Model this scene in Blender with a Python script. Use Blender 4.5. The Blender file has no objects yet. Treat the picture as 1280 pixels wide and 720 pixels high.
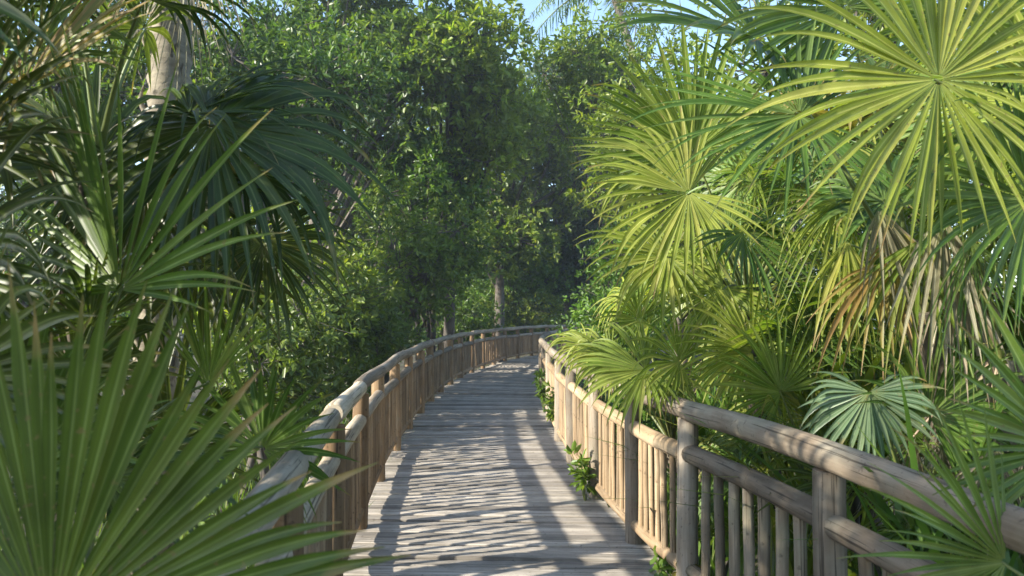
import bpy, math, random
import numpy as np
from mathutils import Vector

sc = bpy.context.scene
C = sc.collection
R = math.radians
F = 950.0                      # focal length in pixels of a 1280 wide frame
EYE = 1.56

# ------------------------------------------------------------------ camera, world, sun
cam = bpy.data.cameras.new('camera')
cam.sensor_width = 36.0
cam.lens = 36.0 * F / 1280.0
cam.clip_start = 0.05
cam.clip_end = 3000
camo = bpy.data.objects.new('camera', cam)
camo.location = (0, 0, EYE)
camo.rotation_euler = (R(90 + 1.8), 0, 0)
C.objects.link(camo)
sc.camera = camo
cam.dof.use_dof = True
cam.dof.focus_distance = 6.0
cam.dof.aperture_fstop = 4.5

SUN = Vector((-1.7, -0.78, 1.0)).normalized()      # towards the sun
w = bpy.data.worlds.new("World"); sc.world = w; w.use_nodes = True
nt = w.node_tree
bg = nt.nodes['Background']; bg.inputs['Strength'].default_value = 0.15
sky = nt.nodes.new('ShaderNodeTexSky'); sky.sky_type = 'NISHITA'; sky.sun_disc = False
sky.sun_elevation = math.asin(SUN.z)
sky.sun_rotation = math.atan2(SUN.x, SUN.y) % (2 * math.pi)
sky.air_density = 1.0; sky.dust_density = 0.6; sky.ozone_density = 1.5
nt.links.new(sky.outputs[0], bg.inputs['Color'])
sl = bpy.data.lights.new('sun', 'SUN'); sl.energy = 4.3; sl.angle = R(0.9); sl.color = (1.0, 0.93, 0.80)
so = bpy.data.objects.new('sun', sl); C.objects.link(so)
so.rotation_euler = (-SUN).to_track_quat('-Z', 'Y').to_euler()
vs = sc.view_settings
vs.view_transform = 'Standard'; vs.look = 'None'; vs.gamma = 1.0; vs.use_curve_mapping = False
vs.exposure = 1.5
sc.cycles.use_denoising = True
sc.cycles.max_bounces = 8
sc.cycles.transmission_bounces = 6
sc.cycles.transparent_max_bounces = 8

def at(px, py, Y):
    return np.array([(px - 640) / F * Y, Y, EYE - (py - 390) / F * Y])

# ------------------------------------------------------------------ mesh helpers
class MB:
    """collects vertices (with uv) and faces, then links them as one mesh object"""
    def __init__(s): s.v = []; s.uv = []; s.f3 = []; s.f4 = []; s.n = 0
    def add(s, v, uv=None, f4=None, f3=None):
        v = np.asarray(v, float).reshape(-1, 3)
        s.v.append(v)
        s.uv.append(np.zeros((len(v), 2)) if uv is None else np.asarray(uv, float).reshape(-1, 2))
        if f4 is not None and len(f4): s.f4.append(np.asarray(f4, int).reshape(-1, 4) + s.n)
        if f3 is not None and len(f3): s.f3.append(np.asarray(f3, int).reshape(-1, 3) + s.n)
        s.n += len(v)
    def build(s, name, mat, parent=None, loc=None, smooth=True):
        V = np.concatenate(s.v); UV = np.concatenate(s.uv)
        loc = np.array(loc if loc is not None else (0, 0, 0), float)
        f4 = np.concatenate(s.f4) if s.f4 else np.zeros((0, 4), int)
        f3 = np.concatenate(s.f3) if s.f3 else np.zeros((0, 3), int)
        me = bpy.data.meshes.new(name)
        me.vertices.add(len(V)); me.vertices.foreach_set('co', (V - loc).astype(np.float32).ravel())
        li = np.concatenate([f4.ravel(), f3.ravel()]).astype(np.int32)
        me.loops.add(len(li)); me.loops.foreach_set('vertex_index', li)
        starts = np.concatenate([np.arange(len(f4)) * 4, len(f4) * 4 + np.arange(len(f3)) * 3]).astype(np.int32)
        me.polygons.add(len(starts)); me.polygons.foreach_set('loop_start', starts)
        me.update(calc_edges=True)
        me.polygons.foreach_set('use_smooth', np.full(len(starts), smooth))
        ul = me.uv_layers.new(name='UVMap')
        ul.data.foreach_set('uv', UV[li].astype(np.float32).ravel())
        for m in (mat if isinstance(mat, (list, tuple)) else [mat]): me.materials.append(m)
        o = bpy.data.objects.new(name, me); C.objects.link(o)
        if parent is not None:
            o.parent = parent
            o.location = Vector(loc) - wloc(parent)
        else:
            o.location = loc
        return o

def wloc(o):
    v = Vector((0, 0, 0))
    while o is not None:
        v += o.location; o = o.parent
    return v

def tag(o, label=None, cat=None, group=None, kind=None):
    if label: o['label'] = label
    if cat: o['category'] = cat
    if group: o['group'] = group
    if kind: o['kind'] = kind
    return o

def thing(name, loc, label, cat, group=None):
    o = bpy.data.objects.new(name, None); o.empty_display_size = .2
    o.location = loc; C.objects.link(o)
    return tag(o, label, cat, group)

def norm(a): return a / np.maximum(np.linalg.norm(a, axis=-1, keepdims=True), 1e-9)

def tube(mb, pts, rad, sides=10, cap0=True, cap1=True, rnd=None, lump=0.0, round_ends=False):
    pts = np.asarray(pts, float); rad = np.broadcast_to(np.asarray(rad, float), (len(pts),)).copy()
    if round_ends:
        d0 = norm(pts[1] - pts[0]); d1 = norm(pts[-1] - pts[-2])
        k = [(.0, .80), (.08, .93), (.25, 1.0)]
        a = [pts[0] + d0 * rad[0] * q for q, _ in k]; ar = [rad[0] * r for _, r in k]
        b = [pts[-1] - d1 * rad[-1] * q for q, _ in k][::-1]; br = [rad[-1] * r for _, r in k][::-1]
        pts = np.vstack([a, pts[1:-1], b]) if len(pts) > 2 else np.vstack([a, b]); rad = np.concatenate([ar, rad[1:-1] if len(rad) > 2 else [], br])
    n = len(pts)
    t = norm(np.gradient(pts, axis=0))
    up = np.array([0, 0, 1.0]) if abs(t[0][2]) < .85 else np.array([1.0, 0, 0])
    a = norm(np.cross(t, up)); b = np.cross(t, a)
    th = np.linspace(0, 2 * np.pi, sides + 1)
    r = rad[:, None] * np.ones(sides + 1)
    if lump and rnd is not None:
        m = 1 + lump * (rnd.rand(n, sides + 1) - .5) * 2; m[:, -1] = m[:, 0]; r = r * m
    P = pts[:, None] + r[..., None] * (np.cos(th)[None, :, None] * a[:, None] + np.sin(th)[None, :, None] * b[:, None])
    L = np.concatenate([[0], np.cumsum(np.linalg.norm(np.diff(pts, axis=0), axis=1))])
    off = 0 if rnd is None else rnd.rand() * 20
    uv = np.stack(np.broadcast_arrays(np.linspace(0, 1, sides + 1)[None], (L + off)[:, None]), -1)
    i, j = np.meshgrid(np.arange(n - 1), np.arange(sides), indexing='ij')
    q = (i * (sides + 1) + j).ravel(); s1 = sides + 1
    mb.add(P, uv, f4=np.stack([q, q + 1, q + 1 + s1, q + s1], 1))
    for c, e, fl in ((cap0, 0, 1), (cap1, n - 1, 0)):
        if c:
            ring = P[e, :-1]
            v = np.vstack([pts[e][None], ring]); k = np.arange(sides)
            f = np.stack([np.zeros(sides, int), 1 + k, 1 + (k + 1) % sides], 1)
            if fl: f = f[:, ::-1]
            mb.add(v, np.full((len(v), 2), .37), f3=f)

def bezier(a, b, c, n=8):
    t = np.linspace(0, 1, n)[:, None]
    return (1 - t) ** 2 * a + 2 * t * (1 - t) * b + t ** 2 * c

# ------------------------------------------------------------------ materials
def nodes(m):
    m.use_nodes = True; n = m.node_tree; n.nodes.clear(); return n
def N(n, typ, **kw):
    x = n.nodes.new(typ)
    for k, v in kw.items():
        if k in x.inputs: x.inputs[k].default_value = v
        else: setattr(x, k, v)
    return x
def ramp(n, pts, fac):
    r = n.nodes.new('ShaderNodeValToRGB'); e = r.color_ramp.elements
    while len(e) < len(pts): e.new(.5)
    for q, (p, c) in zip(e, pts): q.position = p; q.color = (*c, 1)
    n.links.new(fac, r.inputs[0]); return r.outputs[0]
def mixc(n, f, a, b, mode='MIX'):
    x = n.nodes.new('ShaderNodeMix'); x.data_type = 'RGBA'; x.blend_type = mode
    if isinstance(f, (int, float)): x.inputs[0].default_value = f
    else: n.links.new(f, x.inputs[0])
    for s, i in ((a, 6), (b, 7)):
        if isinstance(s, tuple): x.inputs[i].default_value = (*s, 1)
        else: n.links.new(s, x.inputs[i])
    return x.outputs[2]

def leaf_mat(name, c1, c2, c3=None, trans=.35, rough=.42, fan=False, tcol=None, dry=0.0, spec=.5):
    m = bpy.data.materials.new(name); n = nodes(m); L = n.links.new
    geo = N(n, 'ShaderNodeNewGeometry'); oi = N(n, 'ShaderNodeObjectInfo')
    col = ramp(n, [(0, c1), (.6, c2), (1, c3 or c2)], geo.outputs['Random Per Island'])
    if fan:
        uv = N(n, 'ShaderNodeUVMap'); sep = N(n, 'ShaderNodeSeparateXYZ'); L(uv.outputs[0], sep.inputs[0])
        # lighter rib down the middle of each segment, fine length-wise veins, dry tips
        d = N(n, 'ShaderNodeMath', operation='SUBTRACT'); L(sep.outputs[0], d.inputs[0]); d.inputs[1].default_value = .5
        ab = N(n, 'ShaderNodeMath', operation='ABSOLUTE'); L(d.outputs[0], ab.inputs[0])
        rib = N(n, 'ShaderNodeMapRange'); L(ab.outputs[0], rib.inputs[0])
        rib.inputs[1].default_value = .03; rib.inputs[2].default_value = .10; rib.inputs[3].default_value = .55; rib.inputs[4].default_value = 0
        col = mixc(n, rib.outputs[0], col, tuple(min(1, 1.5 * q + .05) for q in (c3 or c2)))
        wv = N(n, 'ShaderNodeTexNoise', Scale=1.0); mp = N(n, 'ShaderNodeMapping'); mp.inputs['Scale'].default_value = (26, 1.5, 1)
        tc = N(n, 'ShaderNodeVectorMath', operation='ADD')
        L(uv.outputs[0], tc.inputs[0]); L(geo.outputs['Random Per Island'], tc.inputs[1])
        L(tc.outputs[0], mp.inputs[0]); L(mp.outputs[0], wv.inputs['Vector'])
        vf = N(n, 'ShaderNodeMapRange'); L(wv.outputs[0], vf.inputs[0]); vf.inputs[1].default_value = .3; vf.inputs[2].default_value = .7
        vf.inputs[3].default_value = .72; vf.inputs[4].default_value = 1.25
        mul = N(n, 'ShaderNodeVectorMath', operation='SCALE'); L(col, mul.inputs[0]); L(vf.outputs[0], mul.inputs['Scale']); col = mul.outputs[0]
        nz = N(n, 'ShaderNodeTexNoise', Scale=7.0); g2 = N(n, 'ShaderNodeTexCoord'); L(g2.outputs['Object'], nz.inputs['Vector'])
        tipv = N(n, 'ShaderNodeMath', operation='ADD'); L(sep.outputs[1], tipv.inputs[0]); L(nz.outputs[0], tipv.inputs[1])
        tip = N(n, 'ShaderNodeMapRange'); L(tipv.outputs[0], tip.inputs[0]); tip.inputs[1].default_value = 1.38 - dry; tip.inputs[2].default_value = 1.58 - dry
        col = mixc(n, tip.outputs[0], col, (.22, .16, .06))
        sp = N(n, 'ShaderNodeTexNoise', Scale=55.0, Detail=2.0); L(g2.outputs['Object'], sp.inputs['Vector'])
        sf = N(n, 'ShaderNodeMapRange'); L(sp.outputs[0], sf.inputs[0]); sf.inputs[1].default_value = .66; sf.inputs[2].default_value = .72; sf.inputs[4].default_value = .6
        col = mixc(n, sf.outputs[0], col, (.16, .12, .05))
        md = N(n, 'ShaderNodeMapRange'); L(nz.outputs[0], md.inputs[0]); md.inputs[1].default_value = .3; md.inputs[2].default_value = .7; md.inputs[3].default_value = .78; md.inputs[4].default_value = 1.22
        ml = N(n, 'ShaderNodeVectorMath', operation='SCALE'); L(col, ml.inputs[0]); L(md.outputs[0], ml.inputs['Scale']); col = ml.outputs[0]
        pale = N(n, 'ShaderNodeMapRange'); L(sep.outputs[1], pale.inputs[0]); pale.inputs[1].default_value = .0; pale.inputs[2].default_value = .22
        pale.inputs[3].default_value = .5; pale.inputs[4].default_value = 0
        col = mixc(n, pale.outputs[0], col, (.25, .30, .09))
    else:
        nz = N(n, 'ShaderNodeTexNoise', Scale=1.3); g2 = N(n, 'ShaderNodeTexCoord'); L(g2.outputs['Object'], nz.inputs['Vector'])
        vf = N(n, 'ShaderNodeMapRange'); L(nz.outputs[0], vf.inputs[0]); vf.inputs[1].default_value = .35; vf.inputs[2].default_value = .65
        vf.inputs[3].default_value = .7; vf.inputs[4].default_value = 1.3
        mul = N(n, 'ShaderNodeVectorMath', operation='SCALE'); L(col, mul.inputs[0]); L(vf.outputs[0], mul.inputs['Scale']); col = mul.outputs[0]
    hs = N(n, 'ShaderNodeHueSaturation'); L(col, hs.inputs['Color'])
    hm = N(n, 'ShaderNodeMapRange'); L(oi.outputs['Random'], hm.inputs[0]); hm.inputs[3].default_value = .48; hm.inputs[4].default_value = .52
    L(hm.outputs[0], hs.inputs['Hue'])
    vm = N(n, 'ShaderNodeMapRange'); L(oi.outputs['Random'], vm.inputs[0]); vm.inputs[3].default_value = 1.2; vm.inputs[4].default_value = .8
    L(vm.outputs[0], hs.inputs['Value']); col = hs.outputs[0]
    p = N(n, 'ShaderNodeBsdfPrincipled'); p.inputs['Roughness'].default_value = rough; p.inputs['Specular IOR Level'].default_value = spec
    L(col, p.inputs['Base Color'])
    t = N(n, 'ShaderNodeBsdfTranslucent')
    tc2 = mixc(n, 1.0, col, tcol or (1.45, 1.5, .55), 'MULTIPLY'); L(tc2, t.inputs[0])
    mx = N(n, 'ShaderNodeMixShader'); mx.inputs[0].default_value = trans
    L(p.outputs[0], mx.inputs[1]); L(t.outputs[0], mx.inputs[2])
    o = N(n, 'ShaderNodeOutputMaterial'); L(mx.outputs[0], o.inputs[0])
    return m

def wood_mat(name, dark, mid, light, us=10, vs_=1.6, rough=.8, patch=(.2, .2, .17), pamt=.35, bump=.35, obj=True):
    m = bpy.data.materials.new(name); n = nodes(m); L = n.links.new
    uv = N(n, 'ShaderNodeUVMap'); oi = N(n, 'ShaderNodeObjectInfo'); geo = N(n, 'ShaderNodeNewGeometry')
    ad = N(n, 'ShaderNodeVectorMath', operation='ADD'); L(uv.outputs[0], ad.inputs[0])
    sc_ = N(n, 'ShaderNodeMath', operation='MULTIPLY'); L(geo.outputs['Random Per Island'] if not obj else oi.outputs['Random'], sc_.inputs[0]); sc_.inputs[1].default_value = 37.0
    L(sc_.outputs[0], ad.inputs[1])
    mp = N(n, 'ShaderNodeMapping'); mp.inputs['Scale'].default_value = (us, vs_, 1); L(ad.outputs[0], mp.inputs[0])
    nz = N(n, 'ShaderNodeTexNoise', Scale=1.0, Detail=6.0, Roughness=.65); L(mp.outputs[0], nz.inputs['Vector'])
    col = ramp(n, [(.28, dark), (.5, mid), (.72, light)], nz.outputs[0])
    tc = N(n, 'ShaderNodeTexCoord')
    n2 = N(n, 'ShaderNodeTexNoise', Scale=4.5, Detail=4.0); L(tc.outputs['Object'], n2.inputs['Vector'])
    f = N(n, 'ShaderNodeMapRange'); L(n2.outputs[0], f.inputs[0]); f.inputs[1].default_value = .48; f.inputs[2].default_value = .66; f.inputs[4].default_value = pamt
    col = mixc(n, f.outputs[0], col, patch)
    n3 = N(n, 'ShaderNodeTexNoise', Scale=38.0, Detail=3.0); L(tc.outputs['Object'], n3.inputs['Vector'])
    f3 = N(n, 'ShaderNodeMapRange'); L(n3.outputs[0], f3.inputs[0]); f3.inputs[1].default_value = .62; f3.inputs[2].default_value = .72; f3.inputs[4].default_value = .55
    col = mixc(n, f3.outputs[0], col, tuple(q * .45 for q in dark))
    mp4 = N(n, 'ShaderNodeMapping'); mp4.inputs['Scale'].default_value = (us * 4.0, vs_ * .9, 1); L(ad.outputs[0], mp4.inputs[0])
    n4 = N(n, 'ShaderNodeTexNoise', Scale=1.0, Detail=3.0, Roughness=.5); L(mp4.outputs[0], n4.inputs['Vector'])
    f4_ = N(n, 'ShaderNodeMapRange'); L(n4.outputs[0], f4_.inputs[0]); f4_.inputs[1].default_value = .60; f4_.inputs[2].default_value = .66; f4_.inputs[4].default_value = .8
    col = mixc(n, f4_.outputs[0], col, tuple(q * .35 for q in dark))
    # value shift for each piece of wood
    vm = N(n, 'ShaderNodeMapRange'); L(geo.outputs['Random Per Island'] if not obj else oi.outputs['Random'], vm.inputs[0]); vm.inputs[3].default_value = .68; vm.inputs[4].default_value = 1.28
    mul = N(n, 'ShaderNodeVectorMath', operation='SCALE'); L(col, mul.inputs[0]); L(vm.outputs[0], mul.inputs['Scale']); col = mul.outputs[0]
    p = N(n, 'ShaderNodeBsdfPrincipled'); p.inputs['Roughness'].default_value = rough; p.inputs['Specular IOR Level'].default_value = .25
    L(col, p.inputs['Base Color'])
    b = N(n, 'ShaderNodeBump'); b.inputs['Strength'].default_value = bump; b.inputs['Distance'].default_value = .012
    L(nz.outputs[0], b.inputs['Height']); L(b.outputs[0], p.inputs['Normal'])
    o = N(n, 'ShaderNodeOutputMaterial'); L(p.outputs[0], o.inputs[0])
    return m

M = {}
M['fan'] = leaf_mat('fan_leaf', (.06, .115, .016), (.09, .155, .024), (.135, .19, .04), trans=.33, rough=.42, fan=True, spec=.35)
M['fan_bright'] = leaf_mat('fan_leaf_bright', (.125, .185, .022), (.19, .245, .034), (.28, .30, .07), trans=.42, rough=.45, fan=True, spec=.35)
M['fan_dark'] = leaf_mat('fan_leaf_shade_green', (.034, .058, .008), (.05, .08, .010), (.08, .105, .015), trans=.28, rough=.36, fan=True, spec=.4)  # green darkened further, the shade among the fans put into the colour
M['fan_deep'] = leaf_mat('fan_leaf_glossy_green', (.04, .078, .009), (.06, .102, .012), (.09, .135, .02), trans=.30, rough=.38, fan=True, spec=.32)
M['fan_blue'] = leaf_mat('fan_leaf_silvery', (.07, .125, .06), (.105, .165, .08), (.15, .2, .11), trans=.2, rough=.35, fan=True, tcol=(1.2, 1.4, .8))
M['fan_dry'] = leaf_mat('fan_leaf_dry', (.16, .14, .08), (.27, .235, .15), (.36, .33, .23), trans=.2, rough=.7, fan=True, tcol=(1.2, 1, .7), spec=.2)
M['fan_yellow'] = leaf_mat('fan_leaf_yellowing', (.14, .15, .03), (.22, .19, .04), (.25, .17, .05), trans=.35, rough=.5, fan=True, dry=.12)
M['stalk'] = leaf_mat('leaf_stalk', (.10, .13, .035), (.14, .17, .05), trans=.05, rough=.4)
M['stalk_dry'] = leaf_mat('leaf_stalk_dry', (.2, .16, .1), (.28, .22, .14), trans=.02, rough=.7)
M['leaf_dark'] = leaf_mat('broad_leaf_deep', (.055, .10, .020), (.085, .145, .028), (.14, .19, .04), trans=.42, rough=.36, spec=.5)
M['leaf_mid'] = leaf_mat('broad_leaf_mid', (.075, .13, .018), (.12, .19, .028), (.20, .25, .04), trans=.48, rough=.38)
M['leaf_lime'] = leaf_mat('broad_leaf_lime', (.10, .165, .018), (.15, .22, .026), (.21, .26, .04), trans=.5, rough=.42)
M['leaf_bright'] = leaf_mat('broad_leaf_fresh', (.07, .14, .02), (.11, .21, .03), (.16, .25, .045), trans=.42, rough=.42)
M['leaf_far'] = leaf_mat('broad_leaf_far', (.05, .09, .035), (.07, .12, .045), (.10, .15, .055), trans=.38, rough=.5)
M['bark'] = wood_mat('bark', (.045, .036, .028), (.09, .075, .06), (.16, .14, .115), us=6, vs_=3)
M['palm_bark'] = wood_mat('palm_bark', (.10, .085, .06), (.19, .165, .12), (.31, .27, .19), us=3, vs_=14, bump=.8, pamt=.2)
M['palm_bark_shade'] = wood_mat('shaded_palm_bark', (.05, .04, .03), (.11, .09, .065), (.18, .15, .11), us=3, vs_=14, bump=.8, pamt=.2)  # copy of the palm bark, darkened: shade put into the colour
M['rail'] = wood_mat('weathered_log', (.13, .10, .07), (.25, .20, .145), (.38, .33, .26), us=7, vs_=1.4, patch=(.24, .24, .2))
M['rail_grey'] = wood_mat('grey_weathered_log', (.09, .07, .048), (.17, .132, .092), (.28, .225, .165), us=7, vs_=1.8, patch=(.24, .225, .17), pamt=.5)
M['sunlit_log'] = wood_mat('sunlit_pale_log', (.22, .17, .11), (.42, .35, .25), (.56, .49, .37), us=7, vs_=1.4, patch=(.3, .27, .2), pamt=.25)  # rail wood lightened, sunlight on the near left logs put into the colour
M['post'] = wood_mat('warm_brown_log', (.13, .078, .04), (.26, .165, .085), (.38, .26, .15), us=6, vs_=1.2, patch=(.3, .24, .17))
M['baluster'] = wood_mat('orange_brown_wood', (.13, .08, .045), (.26, .175, .10), (.39, .285, .175), us=4, vs_=1.5, patch=(.3, .24, .17))
M['baluster_grey'] = wood_mat('grey_brown_wood', (.11, .085, .055), (.20, .16, .11), (.31, .26, .19), us=4, vs_=1.5, patch=(.2, .22, .14), pamt=.5)
M['baluster_pale'] = wood_mat('pale_brown_wood', (.17, .115, .065), (.31, .22, .13), (.42, .32, .21), us=4, vs_=1.5, patch=(.32, .26, .18))
M['deck'] = wood_mat('deck_plank', (.14, .12, .10), (.32, .285, .24), (.51, .46, .39), us=16, vs_=1.1, rough=.85, patch=(.17, .15, .12), pamt=.5, obj=False)
M['joist'] = wood_mat('joist', (.06, .05, .04), (.1, .08, .06), (.14, .12, .1))
m = bpy.data.materials.new('forest_floor'); n = nodes(m); L = n.links.new
tc = N(n, 'ShaderNodeTexCoord'); nz = N(n, 'ShaderNodeTexNoise', Scale=3.0, Detail=8.0); L(tc.outputs['Object'], nz.inputs['Vector'])
col = ramp(n, [(.3, (.025, .02, .012)), (.5, (.06, .05, .028)), (.6, (.05, .065, .02)), (.75, (.13, .10, .06))], nz.outputs[0])
p = N(n, 'ShaderNodeBsdfPrincipled'); p.inputs['Roughness'].default_value = .95; L(col, p.inputs['Base Color'])
b = N(n, 'ShaderNodeBump'); b.inputs['Strength'].default_value = .8; b.inputs['Distance'].default_value = .05; L(nz.outputs[0], b.inputs['Height']); L(b.outputs[0], p.inputs['Normal'])
o = N(n, 'ShaderNodeOutputMaterial'); L(p.outputs[0], o.inputs[0]); M['ground'] = m

GZ = -0.55
# ------------------------------------------------------------------ ground
rs = np.random.RandomState(3)
mb = MB(); gx = np.concatenate([[-900, -250, -80], np.linspace(-30, 30, 61), [80, 250, 900]]); gy = np.concatenate([[-900, -200, -30], np.linspace(-8, 60, 69), [120, 300, 1500]])
X, Y = np.meshgrid(gx, gy, indexing='ij'); Z = GZ + .06 * np.sin(X * 1.3 + Y * .7) + .05 * np.sin(Y * 1.9 - X * .4) + .03 * (rs.rand(*X.shape) - .5)
i, j = np.meshgrid(np.arange(len(gx) - 1), np.arange(len(gy) - 1), indexing='ij'); q = (i * len(gy) + j).ravel(); k = len(gy)
mb.add(np.stack([X, Y, Z], -1), None, f4=np.stack([q, q + k, q + k + 1, q + 1], 1))
tag(mb.build('ground', M['ground']), kind='structure')

# ------------------------------------------------------------------ boardwalk curve
LP = np.array([(-.30, -2.5), (-.42, -.5), (-.62, 1.5), (-.88, 3.5), (-1.07, 5.2), (-1.29, 8), (-1.42, 12), (-1.32, 16.5), (-.88, 20.5), (-.1, 24.5), (1.1, 28), (2.9, 31), (5.4, 33.4), (8.4, 35)])
RP = np.array([(1.56, -2.5), (1.45, -.5), (1.32, 1.5), (1.12, 3.5), (.84, 5.1), (.62, 8), (.54, 12), (.63, 16), (1.0, 19.5), (1.72, 22.8), (2.8, 25.8), (4.5, 28.3), (6.8, 30.2), (9.4, 31.5)])
def catmull(P, m=24):
    out = []
    for i in range(len(P) - 1):
        p0 = P[max(i - 1, 0)]; p1 = P[i]; p2 = P[i + 1]; p3 = P[min(i + 2, len(P) - 1)]
        for t in np.linspace(0, 1, m, endpoint=False):
            out.append(.5 * ((2 * p1) + (-p0 + p2) * t + (2 * p0 - 5 * p1 + 4 * p2 - p3) * t * t + (-p0 + 3 * p1 - 3 * p2 + p3) * t ** 3))
    out.append(P[-1]); return np.array(out)
LC = catmull(LP); RC = catmull(RP); MC = (LC + RC) / 2
def arc(P): return np.concatenate([[0], np.cumsum(np.linalg.norm(np.diff(P, axis=0), axis=1))])
AM = arc(MC)
def sample(P, A, s): return np.array([np.interp(s, A, P[:, 0]), np.interp(s, A, P[:, 1])])

# deck: real planks with gaps, uneven ends, slight cupping
mb = MB(); s = 0.0; rs = np.random.RandomState(11)
while s < AM[-1] - .3:
    wd = .118 + .022 * rs.rand(); gap = .012 + .016 * rs.rand() ** 2
    def edge(s_, e0, e1):
        a = sample(LC, AM, s_); b_ = sample(RC, AM, s_); d = (b_ - a) / np.linalg.norm(b_ - a)
        return a - d * e0, b_ + d * e1
    e0 = .03 + .07 * rs.rand(); e1 = .03 + .09 * rs.rand()
    a0, b0 = edge(s, e0, e1); a1, b1 = edge(s + wd, e0, e1)
    dz = .016 * (rs.rand() - .5); tl = .012 * (rs.rand() - .5); K = 9
    t = np.linspace(0, 1, K)[:, None]
    fr = a0 * (1 - t) + b0 * t; bk = a1 * (1 - t) + b1 * t
    wob = .004 * (rs.rand(K, 1) - .5); nr = norm(bk - fr); fr = fr + nr * wob; bk = bk + nr * (.004 * (rs.rand(K, 1) - .5))
    sag = (.004 * (rs.rand(K) - .5))
    ch = .006
    prof = [(fr, -.042), (fr, -ch), (fr + nr * ch, 0.0), (bk - nr * ch, 0.0), (bk, -ch), (bk, -.042)]
    zz = [dz + tl, dz + tl, dz + tl, dz - tl, dz - tl, dz - tl]
    uu = [.0, .3, .32, .95, .97, 1.3]
    V = []; UV = []; xl = np.linalg.norm(b0 - a0) * np.linspace(0, 1, K)
    off = rs.rand() * 50
    for (pp, z_), z2, u_ in zip(prof, zz, uu):
        V.append(np.concatenate([pp, (z_ + z2 + sag)[:, None]], 1)); UV.append(np.stack([np.full(K, u_ * .12 * 5), xl + off], 1))
    V = np.stack(V, 1); UV = np.stack(UV, 1)   # K x 6
    i, j = np.meshgrid(np.arange(K - 1), np.arange(6), indexing='ij'); j2 = (j + 1) % 6
    f4 = np.stack([(i * 6 + j).ravel(), (i * 6 + j2).ravel(), ((i + 1) * 6 + j2).ravel(), ((i + 1) * 6 + j).ravel()], 1)[:, ::-1]
    caps = [[0, 1, 4, 5], [1, 2, 3, 4]]; b_ = (K - 1) * 6
    f4 = np.vstack([f4, caps, [[b_ + 5, b_ + 4, b_ + 1, b_ + 0], [b_ + 4, b_ + 3, b_ + 2, b_ + 1]]])
    mb.add(V, UV, f4=f4); s += wd + gap
deck = thing('boardwalk', (0, 0, 0), 'weathered grey brown plank boardwalk curving away between the log railings', 'boardwalk')
tag(deck, kind='structure')
mb.build('deck_planks', M['deck'], deck, smooth=False)
for tt in (.08, .5, .92):
    mb = MB(); ss = np.linspace(0, AM[-1] - .4, 60)
    pts = np.array([[*(sample(LC, AM, q) * (1 - tt) + sample(RC, AM, q) * tt), -.12] for q in ss])
    tube(mb, pts, .06, 4); mb.build('joist', M['joist'], deck, smooth=False)
for q in np.arange(1, AM[-1], 2.2):
    for tt in (.08, .92):
        pp = sample(LC, AM, q) * (1 - tt) + sample(RC, AM, q) * tt
        mb = MB(); tube(mb, [[*pp, GZ - .3], [*pp, -.17]], .07, 8); mb.build('stilt', M['joist'], deck)

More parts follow.
